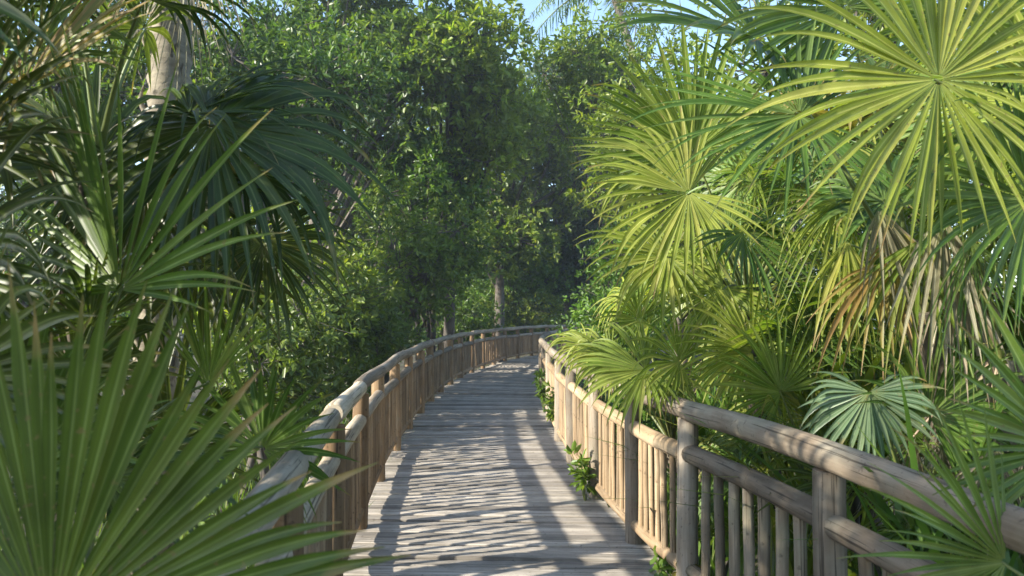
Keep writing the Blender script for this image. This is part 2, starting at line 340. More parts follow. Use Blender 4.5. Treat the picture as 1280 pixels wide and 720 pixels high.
# ------------------------------------------------------------------ railings
TOPZ, MIDZ, BOTZ = 1.015, .775, .12
def railing(name, P, side, label, s_posts, mats, mats_fn, spacing_fn, rstate):
    A = arc(P); root = thing(name, (P[0][0], P[0][1], 0), label, 'railing')
    rs = np.random.RandomState(rstate)
    def pt(s, z, off=0.0):
        a = sample(P, A, s); b_ = sample(P, A, s + .05); d = norm(b_ - a); nrm = np.array([d[1], -d[0]]) * side
        return np.array([*(a + nrm * off), z])
    posts = s_posts(A[-1])
    for sp in posts:
        r = .060 + .012 * rs.rand(); p0 = pt(sp, -.42); p1 = pt(sp, TOPZ - .05)
        p0[:2] += (rs.rand(2) - .5) * .02; p1[:2] += (rs.rand(2) - .5) * .03
        t = np.linspace(0, 1, 8)[:, None]; pts = p0 * (1 - t) + p1 * t; pts[:, :2] += (rs.rand(8, 2) - .5) * .006
        mb = MB(); tube(mb, pts, r * (1 - .1 * t[:, 0]), 12, rnd=rs, lump=.03)
        mb.build('post', mats_fn(sp, 'post'), root, loc=p0)
    # rails
    i = 0
    while i < len(posts) - 1:
        k = 2 if rs.rand() < .6 else 1
        k = (4 if (i == 0 and side < 0) else k); k = min(k, len(posts) - 1 - i); s0, s1 = posts[i], posts[i + k]
        e = .012
        ss = np.linspace(s0 + e, s1 - e, 7 * k + 3); ph = rs.rand() * 6; r = (.052 if side < 0 else .056) + .005 * rs.rand()
        pts = np.array([pt(q, TOPZ + .008 * math.sin(q * 2.3 + ph), .010 * math.sin(q * 1.7 + ph)) for q in ss])
        mb = MB(); tube(mb, pts, r * (1 + .05 * np.linspace(-1, 1, len(ss)) * rs.choice([-1, 1])) * (1 + .03 * (rs.rand(len(ss)) - .5)), 16, rnd=rs, lump=.02, round_ends=True)
        mb.build('top_rail', mats_fn(s0, 'top'), root, loc=pts[0]); i += k
    nb = 0; rest = MB(); rest_n = 0
    order = []
    for a, b_ in zip(posts[:-1], posts[1:]):
        for z, r0, nm in ((MIDZ, .046, 'mid_rail'), (BOTZ, .036, 'bottom_rail')):
            g = .055 + .03 * rs.rand()
            ss = np.linspace(a + g * .6, b_ - g * .6, 8); dz = .02 * (rs.rand() - .5); sl_ = .02 * (rs.rand() - .5)
            pts = np.array([pt(q, z + dz + sl_ * (q - a)) for q in ss])
            mb = MB(); tube(mb, pts, (r0 + .006 * rs.rand()) * (1 + .03 * (rs.rand(len(ss)) - .5)), 14, rnd=rs, lump=.02, round_ends=True)
            mb.build(nm, mats_fn(a, nm), root, loc=pts[0])
        sp_, br = spacing_fn(a)
        cnt = max(2, int(round((b_ - a - .14) / sp_))); q = np.linspace(a + .07, b_ - .07, cnt + 2)[1:-1]
        for qq in q:
            order.append((qq + (rs.rand() - .5) * .02, br))
    for kk, (qq, br) in enumerate(order):
        mbx = MB(); p0 = pt(qq, BOTZ - .01, (rs.rand() - .5) * .012); p1 = pt(qq, MIDZ, (rs.rand() - .5) * .012); p1[:2] += (rs.rand(2) - .5) * .016
        rr = br * (.9 + .25 * rs.rand()); t = np.linspace(0, 1, 5)[:, None]; pts = p0 * (1 - t) + p1 * t; pts[:, :2] += (rs.rand(5, 2) - .5) * .004
        Y_ = p0[1]
        in_view = Y_ > 1.2
        if in_view and nb < 97:
            tube(mbx, pts, rr, 8, rnd=rs, lump=.04); mbx.build('baluster', mats_fn(qq, 'bal'), root, loc=p0); nb += 1
        else:
            tube(rest, pts, rr, 6, rnd=rs, lump=.04); rest_n += 1
    if rest_n:
        o = rest.build('balusters_beyond', mats_fn(A[-1] * .8, 'bal'), root, loc=pt(A[-1] * .6, BOTZ)); tag(o, kind='stuff')
    return root

def lposts(T): return list(np.arange(.35, T - .2, 1.55))
def lmat(s, k):
    if s < 6.8 and k in ('top', 'mid_rail'): return M['sunlit_log']  # near logs take the wood lightened for sun
    return {'post': M['post'], 'top': M['rail'], 'mid_rail': M['rail'], 'bottom_rail': M['post'], 'bal': M['baluster']}[k]
railing('log_railing', LC, -1, 'long log railing sweeping right along the left edge of the boardwalk', lposts, None, lmat, lambda s: (.135, .027), 5)

AR = arc(RC)
def s_of_y(y): return float(np.interp(y, RC[:150, 1], AR[:150]))
ry = [-2.2, -.6, .9, 2.0 - .9 + .35, 2.88, 4.28, 5.2, 6.45, 7.95, 9.3, 11.0]
ry = [-2.2, -.6, 1.25, 2.88, 4.28, 5.2, 6.45, 7.95, 9.3, 11.0]
def rposts(T):
    p = [s_of_y(y) for y in ry]; q = p[-1] + 1.6
    while q < T - .2: p.append(q); q += 1.6
    return p
S428 = s_of_y(4.27)
def rmat(s, k):
    near = s < S428 - .05
    if k == 'top': return M['rail_grey'] if near else M['rail']
    if k == 'post': return M['rail_grey'] if s < S428 - .2 else M['rail']
    if k == 'mid_rail': return M['rail_grey'] if near else M['baluster_pale']
    if k == 'bottom_rail': return M['baluster_grey'] if near else M['baluster_pale']
    return M['baluster_grey'] if near else M['baluster_pale']
railing('log_railing', RC, 1, 'log railing half buried in palm leaves along the right edge of the boardwalk', rposts, None, rmat,
        lambda s: (.195, .026) if s < S428 - .05 else (.135, .02), 8)

# ------------------------------------------------------------------ fan palms
def blade(R_, n, span, rs, fused=.5, grav=.35, cup=.15, wide=1.0, rings=10, ax=(0, 1, 0), nr=(0, 0, 1), slim=(.70, .38), ragged=.13, fanwave=1.0):
    """one fan leaf as segments; every segment is a folded strip, fused to its neighbours near the hub"""
    ax = norm(np.asarray(ax, float)); nr = np.asarray(nr, float); nr = norm(nr - ax * (nr @ ax)); sd = np.cross(ax, nr)
    th = np.linspace(-span / 2, span / 2, n); dth = th[1] - th[0]
    th = th + (rs.rand(n) - .5) * dth * .45
    Ln = R_ * (1 - .30 * (np.abs(th) / (span / 2)) ** 2.2) * (1 + ragged * (rs.rand(n) - .5) * 2)
    out = MB()
    tt = np.linspace(0, 1, rings) ** .9
    tt[0] = .03
    d0 = np.cos(th)[:, None] * ax + np.sin(th)[:, None] * sd
    wav = .16 * np.sin(th * rs.choice([1.0, 1.5, 2.0]) + 6.28 * rs.rand()) + .10 * np.sin(th * 3.7 + 6.28 * rs.rand()) + .05 * rs.randn(n)
    d0 = norm(d0 + (cup + fanwave * wav)[:, None] * nr)
    fr = np.clip((tt - fused) / (1 - fused), 0, 1)
    gseg = grav * (.5 + 1.0 * rs.rand(n)); tw = (rs.rand(n) - .5) * 1.7; gseg = gseg * np.where(rs.rand(n) < .15, 2.8, 1.0); wj = slim[0] + slim[1] * rs.rand(n)
    droop = gseg[:, None] * fr[None] ** 1.4 * 2.0
    dirs = norm(d0[:, None] + droop[..., None] * np.array([0, 0, -1.0]) + .12 * (rs.rand(n)[:, None, None] - .5) * fr[None, :, None] * nr)
    # add overall fan curl so the blade is not a flat disc
    step = np.diff(tt, prepend=0.0)[None] * Ln[:, None]
    P = np.cumsum(dirs * step[..., None], axis=1)
    rr = tt[None] * Ln[:, None]
    ws = fused * Ln * math.tan(dth / 2) * 1.02 * wide
    w_in = np.minimum(rr * math.tan(dth / 2) * 1.04, 9)
    f2 = fr[None]
    w_out = ws[:, None] * (1 + .10 * np.sin(np.pi * np.minimum(f2 * 1.6, 1))) * (1 - f2 ** 1.5)
    W = np.where(f2 > 0, np.minimum(w_out * wj[:, None], w_in), w_in); W = np.maximum(W, .0008)
    side = norm(np.cross(dirs, nr[None, None] + tw[:, None, None] * f2[..., None] * sd))
    nn = np.cross(side, dirs)
    fold = .5 + .2 * f2[..., None]
    Lf = P - side * W[..., None]; Rt = P + side * W[..., None]; Md = P - nn * W[..., None] * fold
    V = np.stack([Lf, Md, Rt], 2)                                   # n, rings, 3, 3
    u = np.broadcast_to(np.array([0, .5, 1.0])[None, None], (n, rings, 3)); v = np.broadcast_to(tt[None, :, None], (n, rings, 3))
    UV = np.stack([u, v], -1)
    base = (np.arange(n) * rings * 3)[:, None, None]; ri = (np.arange(rings - 1) * 3)[None, :, None]; cj = np.array([0, 1])[None, None]
    q = (base + ri + cj).ravel()
    out.add(V, UV, f4=np.stack([q, q + 1, q + 4, q + 3], 1))
    return out

def frond(root, crown, hub, ax, nr, R_, rs, mat='fan', n=34, span=R(250), stalk_r=.008, name='frond', label=None, sag=.12, **kw):
    mb = blade(R_, n, span, rs, ax=ax, nr=nr, **kw); hub = np.asarray(hub, float)
    mb.v = [v + hub for v in mb.v]
    o = mb.build(name, M[mat], root, loc=hub)
    if label: o['label'] = label
    crown = np.asarray(crown, float); mid = (crown + hub) / 2 + np.array([0, 0, sag]) - norm(np.asarray(ax, float)) * .02
    mb2 = MB(); tube(mb2, bezier(crown, mid, hub - norm(np.asarray(nr, float)) * stalk_r * .9 + norm(np.asarray(ax, float)) * R_ * .02, 9), np.linspace(stalk_r * 1.9, stalk_r * .5, 9), 6)
    mb2.build('leaf_stalk', M['stalk_dry' if mat == 'fan_dry' else 'stalk'], o, loc=hub)
    return o

def trunk(root, base, crown, r, rs, mat='palm_bark', boots=True):
    base = np.asarray(base, float); crown = np.asarray(crown, float)
    nseg = max(6, int(np.linalg.norm(crown - base) / .05)); t = np.linspace(0, 1, nseg)[:, None]
    pts = base * (1 - t) + crown * t; pts[:, 0] += .04 * np.sin(t[:, 0] * 3 + rs.rand() * 6); pts[:, 1] += .04 * np.sin(t[:, 0] * 2.4 + rs.rand() * 6)
    rad = r * (1.15 - .25 * t[:, 0]) * (1 + .06 * np.where(np.arange(nseg) % 2, 1, -1))
    mb = MB(); tube(mb, pts, rad, 14, rnd=rs, lump=.05)
    if boots:                                                   # old leaf bases and fibre
        for k in range(int(nseg * 1.6)):
            a = rs.rand() * 6.28; f = rs.rand(); p = base * (1 - f) + crown * f; d = np.array([math.cos(a), math.sin(a), 0])
            L_ = .06 + .12 * rs.rand()
            tube(mb, [p + d * r * .8, p + d * (r + .02) + np.array([0, 0, L_ * .5]), p + d * (r + .05 * rs.rand()) + np.array([0, 0, L_])], [.018, .014, .003], 5)
    mb.build('trunk', M[mat], root, loc=base)

def palm(base, crown, r, label, specs=(), fill=0, fmat=('fan',), seed=1, az=(0, 360), el=(-10, 75), pl=(.45, .9), Rr=(.45, .7), group='fan palms beside the boardwalk',
         skirt=0, grav=.4, boots=True, bark='palm_bark_shade', keep=None, nseg=30):
    rs = np.random.RandomState(seed)
    root = thing('fan_palm', (base[0], base[1], GZ), label, 'palm', group)
    b = np.array([base[0], base[1], GZ - .05]); c = np.array(crown, float)
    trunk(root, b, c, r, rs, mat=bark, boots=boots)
    for s in specs:
        px, py, Y, ang, rad = s[:5]; o = s[5] if len(s) > 5 else {}
        o = dict(o); hub = at(px, py, Y); a = R(ang); ty = o.pop('ty', .1); nx = o.pop('nx', 0.0); nz_ = o.pop('nz', .3); m_ = o.pop('mat', fmat[0])
        ax = np.array([math.cos(a), -ty, math.sin(a)]); nr = np.array([nx, -1.0, nz_])
        o.setdefault('grav', grav)
        frond(root, c, hub, ax, nr, rad, rs, mat=m_, **o)
    k = 0; tries = 0
    while k < fill and tries < fill * 20:
        tries += 1
        A = R(az[0] + (az[1] - az[0]) * rs.rand()); e = R(el[0] + (el[1] - el[0]) * rs.rand()); l_ = pl[0] + (pl[1] - pl[0]) * rs.rand()
        d = np.array([math.cos(A) * math.cos(e), math.sin(A) * math.cos(e), math.sin(e)]); hub = c + d * l_
        ax = norm(d + np.array([0, 0, -.35 - .5 * rs.rand()])); nr = np.array([0, 0, 1.0]) + (rs.rand(3) - .5) * 1.3 + np.array([-.35, -.55, 0])
        R_ = Rr[0] + (Rr[1] - Rr[0]) * rs.rand(); tip = hub + ax * R_ * .8
        if keep is not None and not (keep(hub) and keep(tip)): continue
        frond(root, c, hub, ax, nr, R_, rs, mat=fmat[rs.randint(len(fmat))], n=nseg - 3 + rs.randint(8), span=R(200 + 110 * rs.rand()),
              fused=.34 + .15 * rs.rand(), grav=grav * (.5 + 1.5 * rs.rand()), cup=.1 + .25 * rs.rand()); k += 1
    for _ in range(skirt):
        A = 6.28 * rs.rand(); e = R(-75 + 25 * rs.rand()); l_ = .25 + .35 * rs.rand()
        d = np.array([math.cos(A) * math.cos(e), math.sin(A) * math.cos(e), math.sin(e)]); hub = c + d * l_ + np.array([math.cos(A), math.sin(A), 0]) * .08
        frond(root, c, hub, norm(np.array([d[0] * .5, d[1] * .5, -1])), np.array([-d[0], -1, .2]), .35 + .25 * rs.rand(), rs, mat='fan_dry', n=20, span=R(110), fused=.25, grav=.5, sag=.05)
    return root

def clear_of_walk(p, m=0.0):
    y = p[1]
    l = np.interp(y, LC[:200, 1], LC[:200, 0]) - .12 + m; r_ = np.interp(y, RC[:200, 1], RC[:200, 0]) + .12 - m
    return not (l < p[0] < r_) and not (y < .9 and abs(p[0]) < 1.0)
def keep_left(p):                 # the deck between y 4 and 7.5 gets its sun from the left: that lane stays open
    if not clear_of_walk(p) or p[0] > 0: return False
    x0 = -1.2; z_ = (x0 - p[0]) / 1.7
    yy = p[1] + (x0 - p[0]) * .78 / 1.7
    if 3.5 < yy < 7.0 and z_ - .9 < p[2] < z_ + 2.2: return False
    return True
def keep_right(p): return clear_of_walk(p) and p[0] > 0

D = dict
# left side
palm((-1.75, 1.45), (-1.35, 1.5, .45), .06, 'fan palm whose huge glossy fan fills the bottom left corner',
     [(70, 785, 1.27, 58, .575, D(n=50, span=R(215), fused=.64, grav=.05, nx=.25, nz=.3, cup=.04, mat='fan_deep', rings=14, ty=.0, slim=(.9, .15), ragged=.12, fanwave=.35)),
      (20, 600, 1.9, 110, .5, D(n=28, span=R(220), fused=.5, grav=.15, mat='fan')),
      (-60, 470, 1.8, 70, .5, D(n=28, span=R(220), fused=.5, grav=.15, mat='fan_dark'))], fill=0, seed=2)
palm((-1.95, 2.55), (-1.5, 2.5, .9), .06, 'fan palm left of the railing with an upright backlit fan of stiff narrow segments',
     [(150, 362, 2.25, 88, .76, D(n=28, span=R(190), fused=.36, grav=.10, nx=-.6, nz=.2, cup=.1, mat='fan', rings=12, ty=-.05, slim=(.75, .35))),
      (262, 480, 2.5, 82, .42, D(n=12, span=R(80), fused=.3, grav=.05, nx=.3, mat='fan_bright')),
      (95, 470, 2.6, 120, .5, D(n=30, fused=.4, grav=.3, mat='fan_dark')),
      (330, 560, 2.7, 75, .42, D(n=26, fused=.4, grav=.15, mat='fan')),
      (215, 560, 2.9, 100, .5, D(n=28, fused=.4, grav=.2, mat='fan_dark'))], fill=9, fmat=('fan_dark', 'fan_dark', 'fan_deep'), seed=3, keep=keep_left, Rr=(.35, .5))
palm((-2.15, 3.3), (-1.75, 3.2, 2.2), .07, 'fan palm with dark drooping fans before the dark trees at the upper left',
     [(262, 152, 2.9, -45, .80, D(n=44, span=R(330), fused=.42, grav=.65, nx=.2, nz=.5, cup=-.15, mat='fan_dark', ty=.25, rings=12)),
      (235, 140, 3.0, 10, .55, D(n=34, span=R(260), fused=.4, grav=.5, nz=1.6, mat='fan_dark', ty=.1)),
      (300, 210, 3.2, -35, .62, D(n=34, span=R(250), fused=.35, grav=.9, nz=.9, mat='fan_dark', ty=.1)),
      (180, 235, 3.1, -90, .70, D(n=36, span=R(260), fused=.4, grav=.4, nz=.3, mat='fan_dark')),
      (110, 210, 3.2, 150, .62, D(n=34, span=R(260), fused=.4, grav=.5, nz=.6, mat='fan_dark')),
      (330, 300, 3.3, -70, .5, D(n=34, span=R(260), fused=.4, grav=.5, nz=.5, mat='fan_dark')),
      (250, 330, 3.4, -80, .6, D(n=34, span=R(260), fused=.4, grav=.5, nz=.4, mat='fan_dark'))],
     fill=7, fmat=('fan_dark',), seed=4, keep=keep_left, grav=.6)
palm((-2.6, 2.2), (-2.3, 2.2, 2.25), .07, 'fan palm with yellow brown tipped fans at the top left corner',
     [(20, 110, 2.3, 33, .52, D(n=34, span=R(200), fused=.45, grav=.12, nz=.9, mat='fan_yellow', ty=.1)),
      (40, 60, 2.6, 60, .55, D(n=34, span=R(220), fused=.45, grav=.2, nz=.8, mat='fan')),
      (-60, 180, 2.2, 100, .6, D(n=34, span=R(240), fused=.4, grav=.3, mat='fan_dark')),
      (-80, 330, 2.1, 60, .6, D(n=34, span=R(240), fused=.4, grav=.3, mat='fan_dark'))],
     fill=6, fmat=('fan_dark', 'fan'), seed=5, keep=keep_left)
palm((-1.9, 3.95), (-1.72, 3.95, 6.6), .10, 'tall palm whose pale fibrous trunk stands behind the drooping fans at the upper left',
     [(228, -40, 3.75, -92, .72, D(n=22, span=R(75), fused=.2, grav=.4, mat='fan_dry')), (250, -60, 3.7, -70, .6, D(n=16, span=R(60), fused=.2, grav=.5, mat='fan_dry')), (180, -50, 3.7, -120, .6, D(n=16, span=R(60), fused=.2, grav=.5, mat='fan_yellow'))], fill=9, fmat=('fan', 'fan_dark'), seed=6, bark='palm_bark', keep=lambda p: p[2] > 6.4 and p[0] < -.8, el=(10, 80), skirt=7)
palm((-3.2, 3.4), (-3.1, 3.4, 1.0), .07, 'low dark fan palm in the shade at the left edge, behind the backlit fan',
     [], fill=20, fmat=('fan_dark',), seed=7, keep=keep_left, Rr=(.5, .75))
palm((-2.3, 4.9), (-2.2, 4.9, -.2), .06, 'young low fan palm close outside the left railing, below its top rail',
     [], fill=8, fmat=('fan', 'fan_dark'), seed=8, keep=lambda p: p[0] < -1.35 and p[2] < .75, Rr=(.35, .5), pl=(.3, .7), el=(10, 80))

# right side
palm((2.9, 2.7), (2.35, 2.75, 1.75), .08, 'fan palm at the top right whose wide round fan shows a pale starry hub',
     [(1178, 97, 2.55, 165, .70, D(n=50, span=R(345), fused=.40, grav=.28, nx=-.45, nz=.3, cup=.06, mat='fan_bright', ty=.1, rings=12)),
      (1235, 20, 2.9, 90, .7, D(n=34, fused=.4, grav=.25, mat='fan_bright')),
      (1290, 250, 2.7, 175, .6, D(n=34, fused=.4, grav=.4, mat='fan')),
      (1240, 150, 3.1, -80, .8, D(n=30, span=R(160), fused=.25, grav=.4, mat='fan_bright', nz=.2)),
      (1330, 120, 2.6, 30, .7, D(n=34, fused=.4, grav=.3, mat='fan_bright'))],
     fill=16, fmat=('fan_bright', 'fan'), Rr=(.35, .52), seed=21, keep=lambda p: keep_right(p) and p[0] > 1.7 and p[1] > 2.2, az=(-40, 120))
palm((2.35, 3.7), (1.95, 3.6, 1.55), .08, 'fan palm at the upper right with a deep green fan and spiky lit lower segments',
     [(1002, 142, 3.15, 180, .76, D(n=46, span=R(320), fused=.30, grav=.10, nx=.25, nz=.7, cup=.1, mat='fan', ty=.05, rings=12)),
      (950, 45, 3.5, 160, .75, D(n=36, span=R(260), fused=.45, grav=.2, nx=-.1, nz=.9, mat='fan')),
      (1060, 5, 3.3, 120, .7, D(n=36, span=R(260), fused=.45, grav=.2, nx=-.3, nz=.4, mat='fan')),
      (1050, 250, 3.8, -100, .65, D(n=34, span=R(200), fused=.25, grav=.5, mat='fan_bright'))],
     fill=16, fmat=('fan', 'fan_bright'), seed=22, keep=lambda p: keep_right(p) and p[0] > 1.15 and p[1] > 2.8, Rr=(.35, .55))
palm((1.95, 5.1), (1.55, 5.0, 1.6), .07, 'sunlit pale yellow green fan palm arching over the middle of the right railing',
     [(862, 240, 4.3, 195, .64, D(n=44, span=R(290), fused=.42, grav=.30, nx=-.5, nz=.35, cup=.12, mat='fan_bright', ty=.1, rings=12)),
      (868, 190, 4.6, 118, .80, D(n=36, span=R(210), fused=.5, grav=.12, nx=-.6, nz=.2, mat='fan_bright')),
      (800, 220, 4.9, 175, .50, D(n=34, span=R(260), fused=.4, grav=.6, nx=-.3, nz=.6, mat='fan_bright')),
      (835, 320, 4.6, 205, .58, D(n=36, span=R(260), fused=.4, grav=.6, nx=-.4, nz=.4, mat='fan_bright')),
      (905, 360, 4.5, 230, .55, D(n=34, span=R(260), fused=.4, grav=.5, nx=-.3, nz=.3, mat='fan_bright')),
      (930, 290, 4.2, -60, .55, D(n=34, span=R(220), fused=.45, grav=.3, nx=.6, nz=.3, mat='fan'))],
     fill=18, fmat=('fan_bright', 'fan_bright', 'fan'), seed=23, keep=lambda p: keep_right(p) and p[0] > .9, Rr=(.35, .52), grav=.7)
palm((1.35, 5.9), (1.2, 5.7, .55), .05, 'small bright lime fan palm leaning on the right railing',
     [(806, 462, 4.55, 190, .46, D(n=36, span=R(270), fused=.5, grav=.45, nx=-.4, nz=.8, mat='fan_bright', ty=.15)),
      (762, 445, 5.6, 190, .42, D(n=36, span=R(250), fused=.45, grav=.6, nx=-.4, nz=.7, mat='fan_bright')), (735, 432, 6.6, 200, .40, D(n=34, span=R(250), fused=.45, grav=.7, nx=-.4, nz=.7, mat='fan_bright')), (850, 452, 4.5, 150, .36, D(n=30, fused=.45, grav=.5, nz=.7, mat='fan_bright')), (835, 470, 4.5, -60, .3, D(n=28, fused=.4, grav=.5, mat='fan_bright')), (770, 455, 5.0, 200, .3, D(n=28, fused=.4, grav=.6, nz=.7, mat='fan_bright')),
      (800, 400, 5.8, 150, .4, D(n=30, fused=.4, grav=.5, mat='fan_bright'))],
     fill=3, fmat=('fan_bright',), seed=24, keep=lambda p: keep_right(p) and p[1] > 4.9, Rr=(.3, .45), pl=(.3, .5))
palm((1.95, 4.3), (1.7, 4.2, .35), .06, 'fan palm where the near top rail ends, with two crossing sunlit fans',
     [(975, 490, 3.95, 125, .46, D(n=30, span=R(230), fused=.42, grav=.15, nx=-.2, nz=.6, mat='fan_bright')),
      (940, 440, 4.3, 150, .5, D(n=34, span=R(240), fused=.4, grav=.3, nx=-.3, nz=.5, mat='fan_bright')),
      (1010, 430, 4.2, 70, .45, D(n=34, span=R(230), fused=.4, grav=.4, mat='fan'))],
     fill=16, fmat=('fan_bright', 'fan'), seed=25, keep=lambda p: keep_right(p) and p[1] > 3.6, Rr=(.35, .55))
palm((2.0, 3.5), (1.85, 3.45, .45), .06, 'fan palm behind the near right railing with a silvery blue green fan hanging down',
     [(1085, 490, 3.15, -88, .36, D(n=30, span=R(240), fused=.5, grav=.35, nx=-.1, nz=.7, mat='fan_blue', cup=-.2)),
      (1160, 520, 3.2, 60, .45, D(n=32, fused=.4, grav=.3, mat='fan')),
      (1040, 600, 3.4, 150, .4, D(n=30, fused=.35, grav=.3, mat='fan_dark'))],
     fill=9, fmat=('fan', 'fan_dark'), seed=26, keep=lambda p: keep_right(p) and p[0] > 1.45, Rr=(.35, .5), pl=(.25, .7))
palm((1.9, 1.7), (1.75, 1.75, .35), .05, 'low fan palm at the bottom right reaching between the top and middle rails',
     [(1250, 700, 1.93, 158, .46, D(n=30, span=R(150), fused=.45, grav=.06, nx=-.1, nz=.5, mat='fan', ty=0)),
      (1330, 560, 2.1, 120, .45, D(n=30, span=R(220), fused=.45, grav=.1, mat='fan'))], seed=27)
palm((2.3, 3.35), (2.15, 3.35, 1.35), .085, 'grey palm trunk at the right edge hung with dead grey and yellowing leaves',
     [(1150, 300, 3.2, -95, .6, D(n=14, span=R(110), fused=.3, grav=.4, mat='fan_bright')),
      (1190, 330, 3.15, -80, .6, D(n=11, span=R(80), fused=.3, grav=.5, mat='fan_dry')),
      (1100, 330, 3.35, -110, .6, D(n=13, span=R(100), fused=.3, grav=.5, mat='fan_yellow')),
      (1130, 290, 3.3, -100, .5, D(n=13, span=R(100), fused=.3, grav=.5, mat='fan_yellow')),
      (1060, 300, 3.5, -95, .6, D(n=12, span=R(80), fused=.3, grav=.5, mat='fan_bright')),
      (1180, 270, 3.05, -100, .65, D(n=10, span=R(70), fused=.3, grav=.5, mat='fan_dry')),
      (1100, 260, 3.3, -80, .62, D(n=12, span=R(80), fused=.3, grav=.5, mat='fan_dry')),
      (1215, 300, 3.0, -85, .7, D(n=22, span=R(90), fused=.2, grav=.5, mat='fan'))],
     fill=8, fmat=('fan', 'fan_bright', 'fan_yellow'), seed=28, bark='palm_bark', keep=lambda p: keep_right(p) and p[0] > 1.6, skirt=14, el=(-40, 20))
palm((3.0, 6.3), (2.7, 6.2, 2.6), .08, 'taller fan palm behind the pale yellow green one on the right', [], fill=24, fmat=('fan_bright', 'fan', 'fan_bright', 'fan_yellow'), seed=29, keep=lambda p: keep_right(p) and p[0] > 1.5, Rr=(.5, .75))
palm((3.6, 4.5), (3.3, 4.4, 2.7), .08, 'fan palm filling the top right behind the wide round fan', [], fill=24, fmat=('fan', 'fan_bright'), seed=30, keep=keep_right, Rr=(.45, .7))
palm((1.9, 7.6), (1.65, 7.4, 1.5), .06, 'fan palm farthest along the right railing, next to the leafy green shrub', [], fill=20, fmat=('fan_bright', 'fan_bright'), seed=31, keep=lambda p: keep_right(p) and p[0] > .95, Rr=(.4, .6), grav=.6)
palm((3.4, 3.1), (3.2, 3.1, .9), .08, 'dark fan palm low at the right edge behind the dead leaves', [], fill=18, fmat=('fan', 'fan_dark'), seed=32, keep=lambda p: keep_right(p) and p[0] > 1.9, Rr=(.5, .7))
palm((2.4, 5.1), (2.3, 5.0, .7), .07, 'fan palm in the middle of the right thicket below the sunlit fans', [], fill=26, fmat=('fan_bright', 'fan', 'fan_bright'), seed=33, keep=lambda p: keep_right(p) and p[0] > 1.2, Rr=(.4, .6), grav=.6)

# ------------------------------------------------------------------ broadleaf trees and shrubs
def leaves(mb, P, out, rs, per, L_, W_, spread=.12, up=.3):
    """rosettes of pointed folded leaves round each twig tip P (growing along out)"""
    n = len(P)
    P2 = np.repeat(P, per, 0); O = np.repeat(norm(out), per, 0); m_ = n * per
    rnd = rs.randn(m_, 3); rnd = norm(rnd)
    d = norm(O * .55 + rnd * .95 + np.array([0, 0, -.1]))
    base = P2 + O * (spread * (rs.rand(m_, 1) - .8)) + rnd * spread * .15
    nn = norm(np.array([0, 0, 1.0]) * up + rs.randn(m_, 3) * .55 + np.array([-.15, -.15, .35])); s_ = norm(np.cross(d, nn)); nn = np.cross(s_, d)
    l = L_ * (.6 + .7 * rs.rand(m_, 1)); w_ = W_ * (.7 + .6 * rs.rand(m_, 1))
    b = base; t = base + d * l - nn * l * .12; m0 = base + d * l * .5
    a1 = base + d * l * .3 + s_ * w_ * .42 + nn * w_ * .15; a2 = base + d * l * .68 + s_ * w_ * .42 + nn * w_ * .12
    c1 = base + d * l * .3 - s_ * w_ * .42 + nn * w_ * .15; c2 = base + d * l * .68 - s_ * w_ * .42 + nn * w_ * .12
    V = np.stack([b, a1, a2, t, c2, c1], 1)
    k = np.arange(m_)[:, None] * 6
    mb.add(V, np.tile(np.array([[.5, 0], [1, .3], [1, .7], [.5, 1], [0, .7], [0, .3]]), (m_, 1)),
           f4=np.concatenate([k + np.array([[0, 1, 2, 3]]), k + np.array([[0, 3, 4, 5]])]))

def tree(base, lobes, label, leafm, seed, rt=.12, sprigs=130, per=9, L_=.10, W_=.045, limb_from=.35, cat='tree', name='broadleaf_tree', group='broadleaf trees behind the boardwalk', trunks=1, zb=None, cover=1.0):
    rs = np.random.RandomState(seed); base = np.array([base[0], base[1], GZ - .05 if zb is None else zb])
    root = thing(name, base, label, cat, group)
    lobes = [np.array(l, float) for l in lobes]
    top = max(l[2] for l in lobes); cxy = np.mean([l[:2] for l in lobes], 0)
    wood = MB(); lv = MB(); P_all = []; O_all = []
    for tk in range(trunks):
        b0 = base + np.array([(rs.rand() - .5) * .8 * (trunks > 1), (rs.rand() - .5) * .8 * (trunks > 1), 0]); tp = np.array([*(cxy + (rs.rand(2) - .5) * 1.2 * (trunks > 1)), top * .75])
        t = np.linspace(0, 1, 10)[:, None]; tr = b0 * (1 - t) + tp * t
        tr[:, :2] += .18 * np.sin(t * 4 + rs.rand(2) * 6) * t
        tube(wood, tr, np.linspace(rt * 1.3, rt * .35, 10), 10, rnd=rs, lump=.06)
        for l in lobes[tk::trunks]:
            c, r = l[:3], l[3]; f = limb_from + rs.rand() * .4; k = int(f * 9); s0 = tr[k]
            lim = bezier(s0, (s0 + c) / 2 + (rs.rand(3) - .5) * r * .8, c, 8); tube(wood, lim, np.linspace(rt * .5, rt * .14, 8), 7, rnd=rs, lump=.06)
            ns = int(sprigs * cover * (r / .9) ** 2)
            d = norm(rs.randn(ns, 3)); rad = r * (.35 + .75 * rs.rand(ns, 1) ** .55) * (1 + .25 * np.sin(d[:, :1] * 5 + seed) * np.sin(d[:, 2:3] * 6))
            P = c + d * rad * np.array([1.1, 1.1, .85]); P_all.append(P); O_all.append(d + np.array([0, 0, .3]))
            for q in range(0, ns, 7):
                tube(wood, bezier(c, (c + P[q]) / 2 + (rs.rand(3) - .5) * .25 * r, P[q], 5), np.linspace(rt * .12, .004, 5), 4)
    leaves(lv, np.vstack(P_all), np.vstack(O_all), rs, per, L_, W_)
    wood.build('trunk', M['bark'], root, loc=base); lv.build('crown' if cat == 'tree' else 'foliage', M[leafm], root, loc=base)
    return root

